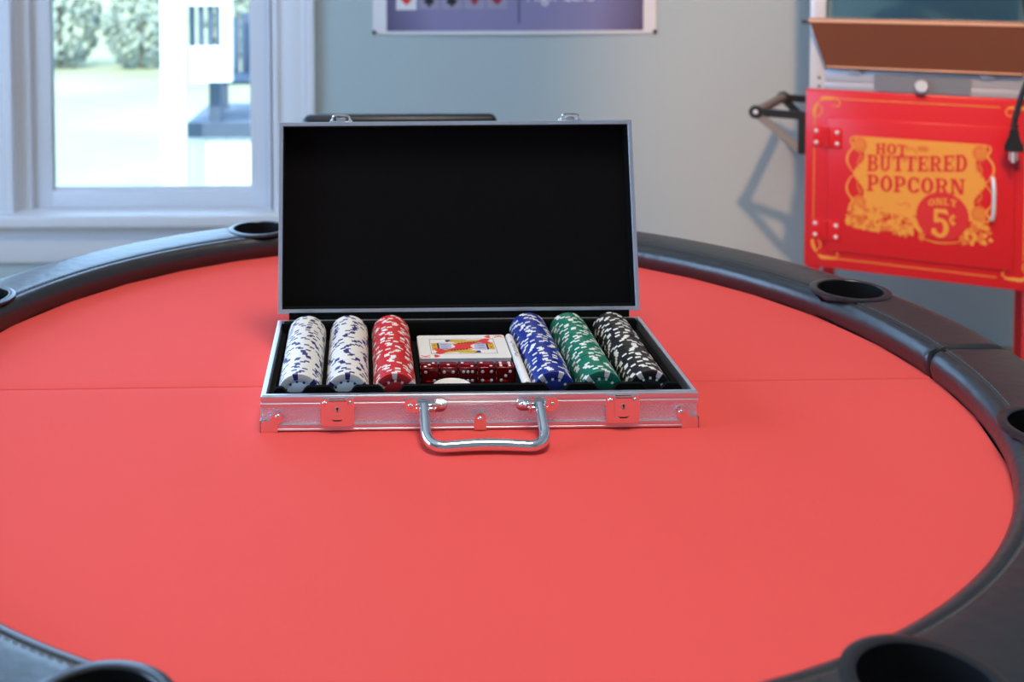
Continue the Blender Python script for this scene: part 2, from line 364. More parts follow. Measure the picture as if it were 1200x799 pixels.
# floor plate and the textured side panels
MB().box(-W2 + .002, .002, .0012, W2 - .002, D - .002, .0032).build('floor_plate', 'alu', case, smooth=0)
b = MB(); z0, z1 = .005, .0235; e = .0012
b.box(-W2 + e, e, z0, W2 - e, wt, z1); b.box(-W2 + e, D - wt, z0, W2 - e, D - e, z1); b.box(-W2 + e, wt, z0, -W2 + wt, D - wt, z1); b.box(W2 - wt, wt, z0, W2 - e, D - wt, z1)
b.build('side_panel', 'alu_knurled', case, smooth=0)
def frame_ring(prof, w2, y0, y1, b):
    """prof: (inset, z) closed; swept round the rectangle with mitred corners"""
    m = len(prof); v = []; f = []
    for cx, cy in ((-1, 0), (1, 0), (1, 1), (-1, 1)):
        for i, z in prof: v.append((cx * (w2 - i), (y0 + i) if cy == 0 else (y1 - i), z))
    for c in range(4):
        for j in range(m): f.append((c * m + j, ((c + 1) % 4) * m + j, ((c + 1) % 4) * m + (j + 1) % m, c * m + (j + 1) % m))
    return b.add(v, f)
rim = [(0, .0225), (0, .0255), (.0007, .0262), (.0007, .0272), (0, .0279), (0, .0312), (.0005, .0320), (.0014, .0322), (.0016, .0328), (.0046, .0328), (.0048, .0318), (.0048, .0225)]
frame_ring(rim, W2, 0, D, MB()).build('upper_frame', 'alu_bright', case, smooth=20)
low = [(0, .0012), (.001, .0004), (.0048, .0004), (.0048, .0072), (.0004, .0072), (0, .0066), (0, .0042), (.0005, .0038), (.0005, .0032), (0, .0028)]
frame_ring(low, W2, 0, D, MB()).build('lower_frame', 'alu_bright', case, smooth=20)
# corner brackets, each with its rivet
for sx in (-1, 1):
    for back in (0, 1):
        yy = lambda t: (t if not back else D - t)
        poly = [(0, 0), (.0155, 0), (.0155, .0060), (.0195, .0095), (.0200, .0145), (.0180, .0178), (.0140, .0180), (.0115, .0155), (.0080, .0110), (.0060, .0100), (0, .0100)]
        b = MB().prism([(p - .0005, q) for p, q in poly], lambda p, q, t: (sx * (W2 - p), yy(t), q + .0001), -.0005, .0006)
        b.prism([(p - .0005, q) for p, q in poly], lambda p, q, t: (sx * (W2 - t), yy(p), q + .0001), -.0005, .0006)
        cb = b.build('corner_bracket', 'chrome', case, smooth=25)
        MB().dome((sx * (W2 - .0155), yy(-.0005), .0142), (0, -1 if not back else 1, 0), .0024, .0014).build('rivet', 'chrome', cb)
# latches on the front wall
for sx in (-1, 1):
    x = sx * .1262
    b = MB(); hw = .0148
    poly = [(-hw, .0300), (hw, .0300), (hw, .0085), (hw - .0025, .0060), (-hw + .0025, .0060), (-hw, .0085)]
    b.prism(poly, lambda p, q, t: (x + p, t, q), -.0016, .0003); la = b.build('latch', 'chrome', case, smooth=20)
    b = MB(); b.prism([(-.0072, .0312), (.0072, .0312), (.0072, .0115), (.0050, .0095), (-.0050, .0095), (-.0072, .0115)], lambda p, q, t: (x + p, t, q), -.0042, -.0014)
    b.build('latch_tongue', 'chrome', la, smooth=20)
    b = MB(); b.rbox(x - .0080, -.0048, .0286, x + .0080, -.0010, .0306, .0006); b.build('latch_pin', 'steel_plate', la)
    b = MB(); b.prism([(-.0048, .0128), (-.003, .0112), (.003, .0112), (.0048, .0128), (.0030, .0122), (-.0030, .0122)], lambda p, q, t: (x + p, t, q), -.0046, -.0038); b.build('finger_slot', 'keyhole', la)
    MB().cyl((x, -.0040, .0215), (0, -1, 0), .0028, .0008, 20).build('lock', 'alu_bright', la)
    MB().box(x - .0004, -.0052, .0195, x + .0004, -.0046, .0232).cyl((x, -.0046, .0226), (0, -1, 0), .001, .0006, 10).build('keyhole', 'keyhole', la)
    for s2 in (-1, 1): MB().dome((x + s2 * .0112, -.0016, .0262), (0, -1, 0), .0022, .0014).build('rivet', 'chrome', la)
# handle: two oval mounts and the bail lying forward on the felt
hd = empty('handle', parent=case)
for sx in (-1, 1):
    x = sx * .0492 + .001
    n = 10; poly = []
    for i in range(n + 1): a = -PI / 2 + PI * i / n; poly.append((.0128 + .0062 * math.cos(a), .0062 * math.sin(a)))
    for i in range(n + 1): a = PI / 2 + PI * i / n; poly.append((-.0128 + .0062 * math.cos(a), .0062 * math.sin(a)))
    b = MB().prism(poly, lambda p, q, t: (x + p, t, .0238 + q), -.0018, .0004); b.prism([(p * .8, q * .62) for p, q in poly], lambda p, q, t: (x + p, t, .0238 + q), -.0024, -.0016)
    for s2 in (-1, 1):
        b.dome((x + s2 * .0136, -.0018, .0232), (0, -1, 0), .0024, .0016)
        b.rbox(x + s2 * .0066 - .0013, -.0085, .0182, x + s2 * .0066 + .0013, -.001, .0272, .0008)
    b.cyl((x - .0085, -.0060, .0222), (1, 0, 0), .0015, .017, 12)
    b.build('handle_mount', 'chrome', hd)
hx = .0500
P = [(-hx, -.0050, .0235), (-hx, -.0100, .0215), (-hx, -.0220, .0160), (-hx + .0005, -.0330, .0105), (-hx + .0045, -.0415, .0074), (-hx + .0125, -.0455, .0062), (-hx + .022, -.0450, .0062), (-.014, -.0435, .0063), (0.001, -.0430, .0065), (.016, -.0435, .0063), (hx - .020, -.0450, .0062), (hx - .0105, -.0455, .0062), (hx - .0025, -.0415, .0074), (hx + .0015, -.0330, .0105), (hx + .002, -.0220, .0160), (hx + .002, -.0100, .0215), (hx + .002, -.0050, .0235)]
P = catmull(P, 6); rr = []
for p in P:
    t = min(1, abs(p.x) / .03); rr.append(.0048 + .0004 * (1 - t * t) if abs(p.x) < .03 else .0048)
MB().tube(P, rr, 18).build('bail', 'chrome', hd, smooth=60)
b = MB().rbox(-.0055, -.0016, .0005, .0055, .0004, .0090, .0005); cl = b.build('bottom_clip', 'chrome', case)
MB().cyl((0, -.0014, .0105), (0, -1, 0), .0054, .0008, 20).dome((0, -.0020, .0105), (0, -1, 0), .0026, .0016).build('rivet', 'chrome', cl)

# tray ---------------------------------------------------------------------
RX = [-.1615, -.1178, -.0742, .0702, .1140, .1576]
CR, CT3 = .0197, .00318
AXZ, SY0 = .0229, .0245
tr = empty('tray', parent=case)
yb0, yb1 = .0215, .1870
for grp in (RX[:3], RX[3:]):    # cradles under the rows
    b = MB()
    x0, x1 = grp[0] - .0222, grp[-1] + .0222; pts = []
    N = 120
    for i in range(N + 1):
        x = x0 + (x1 - x0) * i / N; z = .0150
        for c in grp:
            if abs(x - c) < .0204: z = min(z, AXZ - math.sqrt(max(.0204 ** 2 - (x - c) ** 2, 0)))
        pts.append((x, max(z, .0022)))
    v = [(x, yb0, z) for x, z in pts] + [(x, yb1, z) for x, z in pts] + [(x1, yb0, .002), (x0, yb0, .002), (x1, yb1, .002), (x0, yb1, .002)]
    n = N + 1; f = [(i, i + 1, n + i + 1, n + i) for i in range(N)] + [tuple(range(n - 1, -1, -1)) + (2 * n + 1, 2 * n), tuple(range(n, 2 * n)) + (2 * n + 2, 2 * n + 3)]
    b.add(v, f); b.build('cradle', 'velvet', tr)
# front wall with a notch at each row
top, nb = .0338, .0272; out = [(-.1835, .0030), (-.1835, .0285), (-.1825, .0315), (-.1800, .0332)]
for c in RX:
    c2 = c - .0035 if c < 0 else c + .0015
    out += [(c2 - .0122, top - .0006 if c == RX[0] else top), (c2 - .0095, top - .0018), (c2 - .0068, nb + .0010), (c2 - .0045, nb), (c2 + .0045, nb), (c2 + .0068, nb + .0010), (c2 + .0095, top - .0018), (c2 + .0122, top)]
out += [(.1800, .0332), (.1825, .0315), (.1835, .0285), (.1835, .0030)]
MB().prism(out, lambda p, q, t: (p, t, q), .0165, .0212).build('front_wall', 'velvet', tr)
MB().rbox(-.1870, .1875, .003, .1870, .1955, .0335, .0015).build('back_wall', 'velvet', tr)
b = MB(); b.box(-.1893, .0048, .0031, .1893, .0165, .0042); b.box(-.1893, .0048, .0031, -.1840, .196, .0225); b.box(.1840, .0048, .0031, .1893, .196, .0225); b.box(-.1893, .1955, .0031, .1893, .1960, .0300); b.build('lining', 'velvet', tr, smooth=0)
b = MB(); b.box(-.0516, yb0, .002, .0478, yb1, .0125); b.box(-.0500, .0880, .002, .0412, .1500, .0264); b.build('centre_floor', 'velvet', tr, smooth=0)
for x0, x1, zt in ((-.0535, -.0500, .0250), (.0414, .0498, .0262)): MB().rbox(x0, yb0, .003, x1, .155, zt, .0012).build('divider', 'velvet', tr)

# lid -----------------------------------------------------------------------
LL, LD, LA = .2050, .026, .2092
lid = empty('lid', (0, D - .0006, HB + .0048), parent=case); lid.rotation_euler = (-LA, 0, 0)
# lid-local: x width, z up along the lid, y back
lrim = [(0, 0), (.0003, -.0006), (.0042, -.0006), (.0046, 0), (.0046, .011), (0, .011), (0, .0085), (.0006, .008), (.0006, .007), (0, .0065)]
def ring_xz(prof, w2, zlo, zhi, b):
    m = len(prof); v = []; f = []
    for cx, cz in ((-1, 0), (1, 0), (1, 1), (-1, 1)):
        for i, y in prof: v.append((cx * (w2 - i), y, (zlo + i) if cz == 0 else (zhi - i)))
    for c in range(4):
        for j in range(m): f.append((c * m + j, ((c + 1) % 4) * m + j, ((c + 1) % 4) * m + (j + 1) % m, c * m + (j + 1) % m))
    return b.add(v, f)
ring_xz(lrim, W2, .0015, LL, MB()).build('lid_frame', 'alu_bright', lid, smooth=20)
b = MB(); b.box(-W2 + .001, .011, .0025, -W2 + .0045, LD, LL - .001); b.box(W2 - .0045, .011, .0025, W2 - .001, LD, LL - .001); b.box(-W2 + .001, .011, .0025, W2 - .001, LD, .006); b.box(-W2 + .001, .011, LL - .0045, W2 - .001, LD, LL - .001); b.box(-W2 + .001, LD - .003, .0025, W2 - .001, LD, LL - .001)
b.build('lid_shell', 'alu_knurled', lid, smooth=0)
b = MB(); i = .0047; b.box(-W2 + i, .017, .006, W2 - i, .0225, LL - i); b.box(-W2 + i, .0008, .006, -W2 + i + .0012, .018, LL - i); b.box(W2 - i - .0012, .0008, .006, W2 - i, .018, LL - i); b.box(-W2 + i, .0008, LL - i - .0012, W2 - i, .018, LL - i); b.box(-W2 + i, .0008, .006, W2 - i, .018, .0075)
b.build('lid_lining', 'velvet', lid, smooth=0)
for sx in (-1, 1):              # hasps on the top edge of the lid
    x = sx * .1262
    b = MB(); b.rbox(x - .0125, .0005, LL - .0003, x + .0125, .0200, LL + .0012, .0005)
    b.dome((x - .0100, .004, LL + .0012), (0, 0, 1), .0024, .0018); b.dome((x + .0100, .004, LL + .0012), (0, 0, 1), .0024, .0018)
    hs = b.build('hasp', 'chrome', lid)
    b = MB(); b.tube(catmull([(x - .0095, .003, LL + .0015), (x - .0090, -.002, LL + .0050), (x - .0070, -.004, LL + .0066), (x, -.0045, LL + .0070), (x + .0070, -.004, LL + .0066), (x + .0090, -.002, LL + .0050), (x + .0095, .003, LL + .0015)], 4), .0010, 8)
    b.rbox(x - .0050, .0000, LL + .0008, x + .0050, .0040, LL + .0045, .0006); b.build('hasp_loop', 'chrome', hs)
MB().box(-W2 + .012, D - .0014, HB - .004, W2 - .012, D + .0010, HB + .0075).build('hinge_strip', 'velvet', case, smooth=0)

# ------------------------------------------------------------------ chips
def chip_mesh(name, mats):
    n = 72; b = MB()
    prof = [(0, -.00145), (.0108, -.00145), (.0112, -.00135), (.0135, -.00135), (.0140, -.00155), (.0193, -.00155), (.0197, -.00115), (.0197, .00115), (.0193, .00155), (.0140, .00155), (.0135, .00135), (.0112, .00135), (.0108, .00145), (0, .00145)]
    v = []; m = len(prof)
    for i in range(n):
        a = 2 * PI * i / n
        for r, z in prof: v.append((r * math.cos(a), z, r * math.sin(a)))
    b.v = v
    for i in range(n):
        i2 = (i + 1) % n; spot = (i % 12) < 3
        for j in range(m - 1):
            if j in (0, m - 2): mi = 2
            elif j in (2, 10): mi = 1 if (i % 6) < 2 else 2
            elif j in (1, 3, 9, 11): mi = 0
            else: mi = 1 if spot else 0
            if j in (0,): b.f.append((i * m, i * m + 1, i2 * m + 1)); b.m.append(mi); continue
            if j == m - 2: b.f.append((i * m + j, i * m + j + 1, i2 * m + j)); b.m.append(mi); continue
            b.f.append((i * m + j, i * m + j + 1, i2 * m + j + 1, i2 * m + j)); b.m.append(mi)
    me = b.mesh(name, mats, 40); return me
CH = {'white': chip_mesh('poker_chip', ['chip_white', 'spot_blue', 'inlay_white']), 'red': chip_mesh('poker_chip', ['chip_red', 'spot_white', 'inlay_red']),
      'blue': chip_mesh('poker_chip', ['chip_blue', 'spot_white', 'inlay_blue']), 'green': chip_mesh('poker_chip', ['chip_green', 'spot_white', 'inlay_green']), 'black': chip_mesh('poker_chip', ['chip_black', 'spot_white', 'inlay_black'])}
ROWS = [('white', 'leftmost row of white chips', []), ('white', 'second white row, beside the red row', []), ('red', 'red row left of the card deck', []),
        ('blue', 'blue row right of the card deck', [9]), ('green', 'green row between blue and black rows', [13]), ('black', 'black row at the right end', [29])]
for ri, (col, where, br) in enumerate(ROWS):
    shift = 0.0; prev = 0
    for k in range(50):
        o = bpy.data.objects.new('poker_chip', CH[col]); C.objects.link(o)
        if k in br: prev = {3: .0007, 4: -.0008, 5: .0008}[ri]
        dx = random.gauss(0, .00010) + prev; dz = abs(random.gauss(0, .00012)) + (.0010 if prev else 0)
        o.location = cw(RX[ri] + dx, SY0 + (k + .5) * CT3, AXZ + dz)
        o.rotation_mode = 'YXZ'
        o.rotation_euler = (random.gauss(0, .004), random.uniform(0, 2 * PI), CT + random.gauss(0, .004))
        if k == 0: o.rotation_euler[1] = math.radians((100, 88, 92, 70, 76, 62)[ri]) * -1 + math.radians(7.5); o.rotation_euler[0] = 0
        if k == 0: lab = '%s poker chip at the front end of the %s' % (col, where)
        elif k == 49: lab = '%s poker chip at the rear end of the %s' % (col, where)
        elif k in br: lab = '%s poker chip showing part of its face at the step in the %s' % (col, col + ' row')
        else: lab = '%s poker chip standing within the %s' % (col, where)
        tag(o, lab, 'poker chip', 'chips in the ' + where)

# ------------------------------------------------------------------ card deck
DW, DD, DH = .0885, .0635, .0056
deck = empty('card_deck', cw(-.0042, .1185, .0266), CT)
tag(deck, 'deck of playing cards with the king of hearts on top, behind the dice', 'card deck')
def rrect(w, h, r, n=5):
    P = []
    for cx, cy, a in ((w / 2 - r, -h / 2 + r, -PI / 2), (w / 2 - r, h / 2 - r, 0), (-w / 2 + r, h / 2 - r, PI / 2), (-w / 2 + r, -h / 2 + r, PI)):
        for i in range(n + 1): P.append((cx + r * math.cos(a + PI / 2 * i / n), cy + r * math.sin(a + PI / 2 * i / n)))
    return P
MB().prism(rrect(DW, DD, .003), lambda p, q, t: (p, q, t), 0, DH - .0004).build('card_stack', 'card_edge', deck, smooth=30)
top = MB().prism(rrect(DW, DD, .003), lambda p, q, t: (p + .0002, q - .0003, t), DH - .0004, DH).build('top_card', 'card', deck, smooth=30)
pr = MB(); lev = [DH]
def ink(poly, mi, lift=.00008):                     # 180-degree symmetric print
    for s in (1, -1): pr.prism([(s * p, s * q) for p, q in poly], lambda p, q, t: (p, q, t), DH - .00001, DH + lift, mi)
def heart(cx, cy, s, rot=0):
    P = []
    for i in range(24):
        t = 2 * PI * i / 24; x = 16 * math.sin(t) ** 3; y = 13 * math.cos(t) - 5 * math.cos(2 * t) - 2 * math.cos(3 * t) - math.cos(4 * t)
        x, y = x / 16 * s / 2, y / 16 * s / 2; P.append((cx + x * math.cos(rot) - y * math.sin(rot), cy + x * math.sin(rot) + y * math.cos(rot)))
    return P
R_ = lambda x0, y0, x1, y1: [(x0, y0), (x1, y0), (x1, y1), (x0, y1)]
# frame lines (card top points to -x)
ink(R_(-.0325, -.0200, -.0321, .0200), 2); ink(R_(-.0325, -.0202, .0325, -.0198), 2)
ink(R_(-.0310, -.0105, -.0250, .0090), 1); ink(R_(-.0252, -.0110, -.0235, .0095), 2, .0001)                     # crown
ink([(-.0300, -.0060), (-.0270, -.0085), (-.0270, -.0035)], 0, .00012); ink([(-.0300, .0030), (-.0270, .0005), (-.0270, .0055)], 0, .00012)
ink([(-.0232, -.0100), (-.0120, -.0080), (-.0105, .0085), (-.0232, .0105)], 4)                                # face and hair
for q in (-.0070, -.0020, .0040): ink([(-.0215, q), (-.0150, q + .0006), (-.0150, q + .0014), (-.0215, q + .0010)], 3, .0001)
ink([(-.0160, .0120), (-.0050, .0135), (-.0045, .0185), (-.0165, .0180)], 3)                                  # sleeve
ink([(-.0100, .0090), (.0060, .0160), (.0240, .0180), (.0170, .0075), (.0020, .0050)], 1)                      # robe
ink([(-.0080, .0060), (.0060, .0110), (.0180, .0130), (.0100, .0040), (.0, .0012)], 0, .00012)
for i in range(6): x = -.0040 + i * .0030; ink(R_(x, .0062 + i * .0006, x + .0016, .0092 + i * .0006), 2, .00014)
ink([(-.0105, -.0090), (.0, -.0015), (.0, .0015), (-.0105, .0080), (-.0075, 0)], 0, .0001)
ink([(-.0060, -.0180), (.0100, -.0185), (.0140, -.0120), (-.0010, -.0110)], 1, .0001)
ink([(-.0310, -.0180), (-.0240, -.0170), (-.0200, -.0185), (-.0240, -.0192)], 4)
ink(heart(-.0225, -.0135, .0150, PI / 2), 0, .00016)                                                           # large pip
ink(heart(-.0275, -.0258, .0075, PI / 2), 0)                                                                   # index pip
# letter K of the index, its head towards -x
kx, ky = -.0385, -.0258
for poly in ([(-.0045, -.0030), (.0045, -.0030), (.0045, -.0018), (-.0045, -.0018)], [(-.0045, .0016), (-.0045, .0030), (.0008, -.0016), (.0000, -.0024)], [(-.0005, -.0014), (.0045, .0016), (.0045, .0030), (-.0013, -.0006)]):
    ink([(kx + p, ky + q) for p, q in poly], 0)
pr.build('card_print', ['ink_red', 'ink_yellow', 'ink_black', 'ink_blue', 'ink_lilac'], top, smooth=0)

# ------------------------------------------------------------------ dice
def pips(n):
    a = .0042
    return {1: [(0, 0)], 2: [(-a, a), (a, -a)], 3: [(-a, -a), (0, 0), (a, a)], 4: [(-a, -a), (a, -a), (-a, a), (a, a)], 5: [(-a, -a), (a, -a), (-a, a), (a, a), (0, 0)],
            6: [(-a, -a), (a, -a), (-a, a), (a, a), (-a, 0), (a, 0)], 7: [(-a, -a), (-a, a), (0, a), (0, -a), (a, -a), (a, a)]}[n]
S = .0166
dm = MB().rbox(-S / 2, -S / 2, 0, S / 2, S / 2, S, .0011, 3).mesh('die', 'dice', 40)
names = ['showing three on top, leftmost in the row', 'showing one on top, second from the left', 'showing two on top, middle of the row', 'showing two on top, next to the die with six', 'showing six on top, rightmost beside the white stick']
for i, (tp, fr) in enumerate(((3, 2), (1, 4), (2, 7), (2, 4), (6, 3))):
    d = empty('die', cw(-.0400 + i * .0181, .0785, .0126), CT + random.uniform(-.03, .03))
    tag(d, 'translucent red die ' + names[i], 'die', 'dice in the case')
    o = bpy.data.objects.new('cube_body', dm); C.objects.link(o); o.parent = d
    b = MB(); r = .0016
    for (p, q) in pips(tp): b.dome((p, q, S - .00005), (0, 0, 1), r, .0003, 14, 2)
    for (p, q) in pips(fr): b.dome((p, -S / 2 + .00005, S / 2 + q), (0, -1, 0), r, .0003, 14, 2)
    for (p, q) in pips(4 if i % 2 else 5): b.dome((S / 2 - .00005, p, S / 2 + q), (1, 0, 0), r, .0003, 14, 2)
    for (p, q) in pips(3): b.dome((-S / 2 + .00005, p, S / 2 + q), (-1, 0, 0), r, .0003, 14, 2)
    b.build('pips', 'pip', d)
# dealer button and white stick
btn = empty('dealer_button', cw(-.0208, .0408, .0125), 0)
MB().lathe([(0, 0), (.0176, 0), (.0186, .001), (.0186, .0106), (.0176, .0116), (.0150, .0118), (.0146, .0114), (0, .0114)], n=48).build('disc', 'white_plastic', btn)
MB().lathe([(.0150, .0117), (.0156, .0122), (.0162, .0117)], n=48).build('raised_ring', 'white_plastic', btn)
tag(btn, 'round white dealer button lying between the dice and the front wall', 'dealer button')
stk = empty('white_stick', cw(.0455, .0235, .0262 + .0041), CT)
b = MB(); P = [(0, 0.0005, 0), (0, .002, 0), (0, .06, 0), (0, .122, 0), (0, .1252, 0), (0, .1268, 0), (0, .1275, 0)]
b.tube(P, [.0034, .0041, .0041, .0041, .0034, .0022, .0006], 20); b.build('barrel', 'white_plastic', stk, smooth=50)
b = MB()
for i in range(16):
    y = .062 + i * .0026; a0 = random.uniform(-.55, .1); a1 = a0 + random.uniform(.35, .8)
    b.lathe([(.00412, -.0005), (.00422, 0), (.00412, .0005)], (0, 0, 0), a0 + PI / 2 - .1, a1 + PI / 2 - .1, 5)
    for j in range(len(b.v) - 18, len(b.v)):
        x, yy, z = b.v[j]; b.v[j] = (x, z + y, yy)
b.build('dark_print', 'metal_dark', stk, smooth=0)
tag(stk, 'slim white rounded stick with faint dark print beside the blue chips', 'stick')

# ------------------------------------------------------------------ popcorn machine
MX, MY, MA = 1.0572, 2.66, math.radians(28)
pm = empty('popcorn_machine', (MX, MY, 0), -MA)     # local x along the front, y back, z up
tag(pm, 'red and gold vintage popcorn machine cart with glass top against the wall', 'popcorn machine')
MW, MD, Z0, Z1 = .508, .385, .408, .850
MB().rbox(0, 0, Z0, MW, MD, Z1, .004, 2).build('cabinet', 'red_paint', pm)
DX0, DX1, DZ0, DZ1 = .0535, .4500, .4525, .7840
door = MB().rbox(DX0, -.0060, DZ0, DX1, -.0003, DZ1, .0022, 2).build('cabinet_door', 'red_paint', pm)
FD = -.0061                     # face of the door
def flat(b, poly, y, mi=0, th=.0005): b.prism(poly, lambda p, q, t: (p, t, q), y - th, y + .0002, mi)
# gold panel with wavy sides
P = []
x0, x1, zt, zb = .1120, .3930, .7420, .5600
P += [(x0, zt), (x1, zt)]
for i in range(1, 24): t = i / 24; P.append((x1 - .006 + .014 * math.cos(t * 4 * PI) * (0.6 + .4 * t) - .006, zt - (zt - zb) * t))
P += [(x1, zb), (x0, zb)]
for i in range(23, 0, -1): t = i / 24; P.append((x0 + .008 - .012 * math.cos(t * 4 * PI) + .004, zt - (zt - zb) * t))
b = MB(); flat(b, P, FD); b.build('gold_panel', 'gold_print', door, smooth=0)
# popcorn heap print along the bottom
heaps = [MB(), MB()]; rnd = random.Random(3)
for i in range(230):
    x = rnd.uniform(.100, .405); t = (x - .100) / .305
    if .262 < x < .345: continue
    lo = .524 - .018 * min(1, t * 2.2) + (.012 if t > .78 else 0); hi = .574 - .022 * t * 1.2 + (.006 if t > .78 else 0)
    if t > .78: lo, hi = .508, .562 - abs(x - .378) * .5
    z = rnd.uniform(lo, hi); r = rnd.uniform(.0045, .0075)
    mi = 0 if rnd.random() < .6 else 1
    pts = [(x + r * (1 + .25 * math.cos(3 * a + i)) * math.cos(a), z + r * (1 + .25 * math.cos(3 * a + i)) * math.sin(a)) for a in [2 * PI * k / 12 for k in range(12)]]
    flat(heaps[x > .3], pts, FD - .0006 - .0000012 * i, mi)
for b in heaps: tag(b.build('popcorn_print', ['gold_print', 'orange_print'], door, smooth=0), kind='stuff')
# oval badge
b = MB(); oc = (.3047, .5660)
ell = lambda rx, rz, c=oc, n=40: [(c[0] + rx * math.cos(2 * PI * k / n), c[1] + rz * math.sin(2 * PI * k / n)) for k in range(n)]
flat(b, ell(.0550, .0570), FD - .0012, 0); b.build('price_badge', 'red_print', door, smooth=0)
# slab-serif letters -----------------------------------------------------
def ring(cx, cy, rx, ry, tx, ty, a0, a1, n=14):
    out = []
    for i in range(n):
        A, B = a0 + (a1 - a0) * i / n, a0 + (a1 - a0) * (i + 1) / n
        out.append([(cx + rx * math.cos(A), cy + ry * math.sin(A)), (cx + rx * math.cos(B), cy + ry * math.sin(B)), (cx + (rx - tx) * math.cos(B), cy + (ry - ty) * math.sin(B)), (cx + (rx - tx) * math.cos(A), cy + (ry - ty) * math.sin(A))])
    return out
hp = PI / 2
def rr4(*q): return [R_(*q)]
GL = {
 'H': (1.0, rr4(.10, 0, .36, 1) + rr4(.64, 0, .90, 1) + rr4(.36, .44, .64, .58) + rr4(0, 0, .45, .11) + rr4(.55, 0, 1, .11) + rr4(0, .89, .45, 1) + rr4(.55, .89, 1, 1)),
 'O': (.92, ring(.46, .5, .46, .5, .27, .12, 0, 2 * PI, 24)),
 'T': (.95, rr4(.34, 0, .61, 1) + rr4(0, .87, .95, 1) + rr4(0, .66, .10, .9) + rr4(.85, .66, .95, .9) + rr4(.20, 0, .75, .11)),
 'B': (.95, rr4(.10, 0, .36, 1) + rr4(0, 0, .5, .11) + rr4(0, .89, .5, 1) + rr4(.3, .47, .5, .57) + ring(.48, .74, .40, .26, .24, .11, -hp, hp) + ring(.48, .28, .46, .28, .26, .11, -hp, hp)),
 'U': (1.0, rr4(.10, .32, .36, 1) + rr4(.66, .32, .86, 1) + rr4(0, .89, .46, 1) + rr4(.56, .89, 1, 1) + ring(.48, .34, .38, .34, .24, .12, PI, 2 * PI)),
 'E': (.88, rr4(.10, 0, .36, 1) + rr4(0, 0, .86, .12) + rr4(0, .88, .84, 1) + rr4(.3, .44, .62, .56) + rr4(.76, 0, .86, .32) + rr4(.74, .68, .84, 1) + rr4(.56, .34, .64, .66)),
 'R': (1.0, rr4(.10, 0, .36, 1) + rr4(0, 0, .46, .11) + rr4(0, .89, .5, 1) + rr4(.3, .42, .5, .53) + ring(.48, .71, .42, .29, .25, .11, -hp, hp) + [[(.46, .47), (.68, .47), (.90, .10), (1.0, .10), (1.0, 0), (.68, 0)]]),
 'D': (.95, rr4(.10, 0, .36, 1) + rr4(0, 0, .46, .11) + rr4(0, .89, .46, 1) + ring(.44, .5, .50, .5, .27, .12, -hp, hp)),
 'P': (.92, rr4(.10, 0, .36, 1) + rr4(0, 0, .50, .11) + rr4(0, .89, .5, 1) + rr4(.3, .38, .5, .49) + ring(.46, .69, .44, .31, .26, .11, -hp, hp)),
 'C': (.90, ring(.46, .5, .46, .5, .27, .12, .22 * PI, 1.78 * PI, 22) + rr4(.72, .62, .86, .95) + rr4(.72, .08, .86, .30)),
 'N': (1.05, rr4(.10, 0, .26, 1) + rr4(.80, 0, .95, 1) + rr4(0, 0, .38, .11) + rr4(0, .89, .32, 1) + rr4(.66, .89, 1.05, 1) + [[(.10, 1), (.40, 1), (.95, 0), (.68, 0)]]),
 'L': (.85, rr4(.10, 0, .36, 1) + rr4(0, 0, .82, .12) + rr4(0, .89, .48, 1) + rr4(.72, 0, .82, .36)),
 'Y': (1.0, rr4(.37, 0, .63, .5) + rr4(.22, 0, .78, .11) + [[(.06, 1), (.36, 1), (.62, .46), (.38, .40)], [(.74, 1), (.92, 1), (.63, .40), (.48, .46)]] + rr4(0, .89, .44, 1) + rr4(.60, .89, 1, 1)),
 '5': (.85, rr4(.12, .52, .30, 1) + rr4(.12, .86, .66, 1) + [[(.66, 1), (.72, 1), (.84, .80), (.60, .86)]] + ring(.42, .34, .42, .34, .25, .12, -.78 * PI, .70 * PI, 22) + rr4(.02, .10, .24, .30)),
 'c': (.75, ring(.38, .5, .36, .38, .2, .12, .22 * PI, 1.78 * PI, 18) + rr4(.33, 0, .43, 1)),
}
def word(b, txt, x0, x1, z0, h, y, arch=0, hmul=None, mi=0, tilt=0):
    wd = sum(GL[c][0] for c in txt) + .10 * (len(txt) - 1); sx = (x1 - x0) / wd; cur = 0
    for ci, c in enumerate(txt):
        gw, polys = GL[c]
        for k, poly in enumerate(polys):
            q = []
            for (p, r) in poly:
                X = x0 + (cur + p) * sx; t = 2 * (X - x0) / (x1 - x0) - 1; hh = h * (hmul(t) if hmul else 1)
                q.append((X, z0 + arch * (1 - t * t) + tilt * t + r * hh))
            flat(b, q, y - .00001 * k, mi)
        cur += gw + .10
b = MB()
word(b, 'HOT', .160, .228, .7000, .0270, FD - .0008, arch=.003)
word(b, 'BUTTERED', .142, .354, .6670, .0365, FD - .0008, arch=0, hmul=lambda t: 1.12 - .12 * (1 - t * t), tilt=.0087)
word(b, 'POPCORN', .142, .350, .6160, .0385, FD - .0008, arch=-.001, tilt=.0057, hmul=lambda t: 1.0 - .06 * t)
b.build('red_lettering', 'red_print', door, smooth=0)
b = MB()
word(b, 'ONLY', .275, .335, .5885, .0165, FD - .0018, arch=.004, tilt=.002)
word(b, '5', .2820, .3190, .5150, .0680, FD - .0018)
word(b, 'c', .3190, .3350, .5450, .0290, FD - .0018)
b.build('gold_lettering', 'gold_print', door, smooth=0)
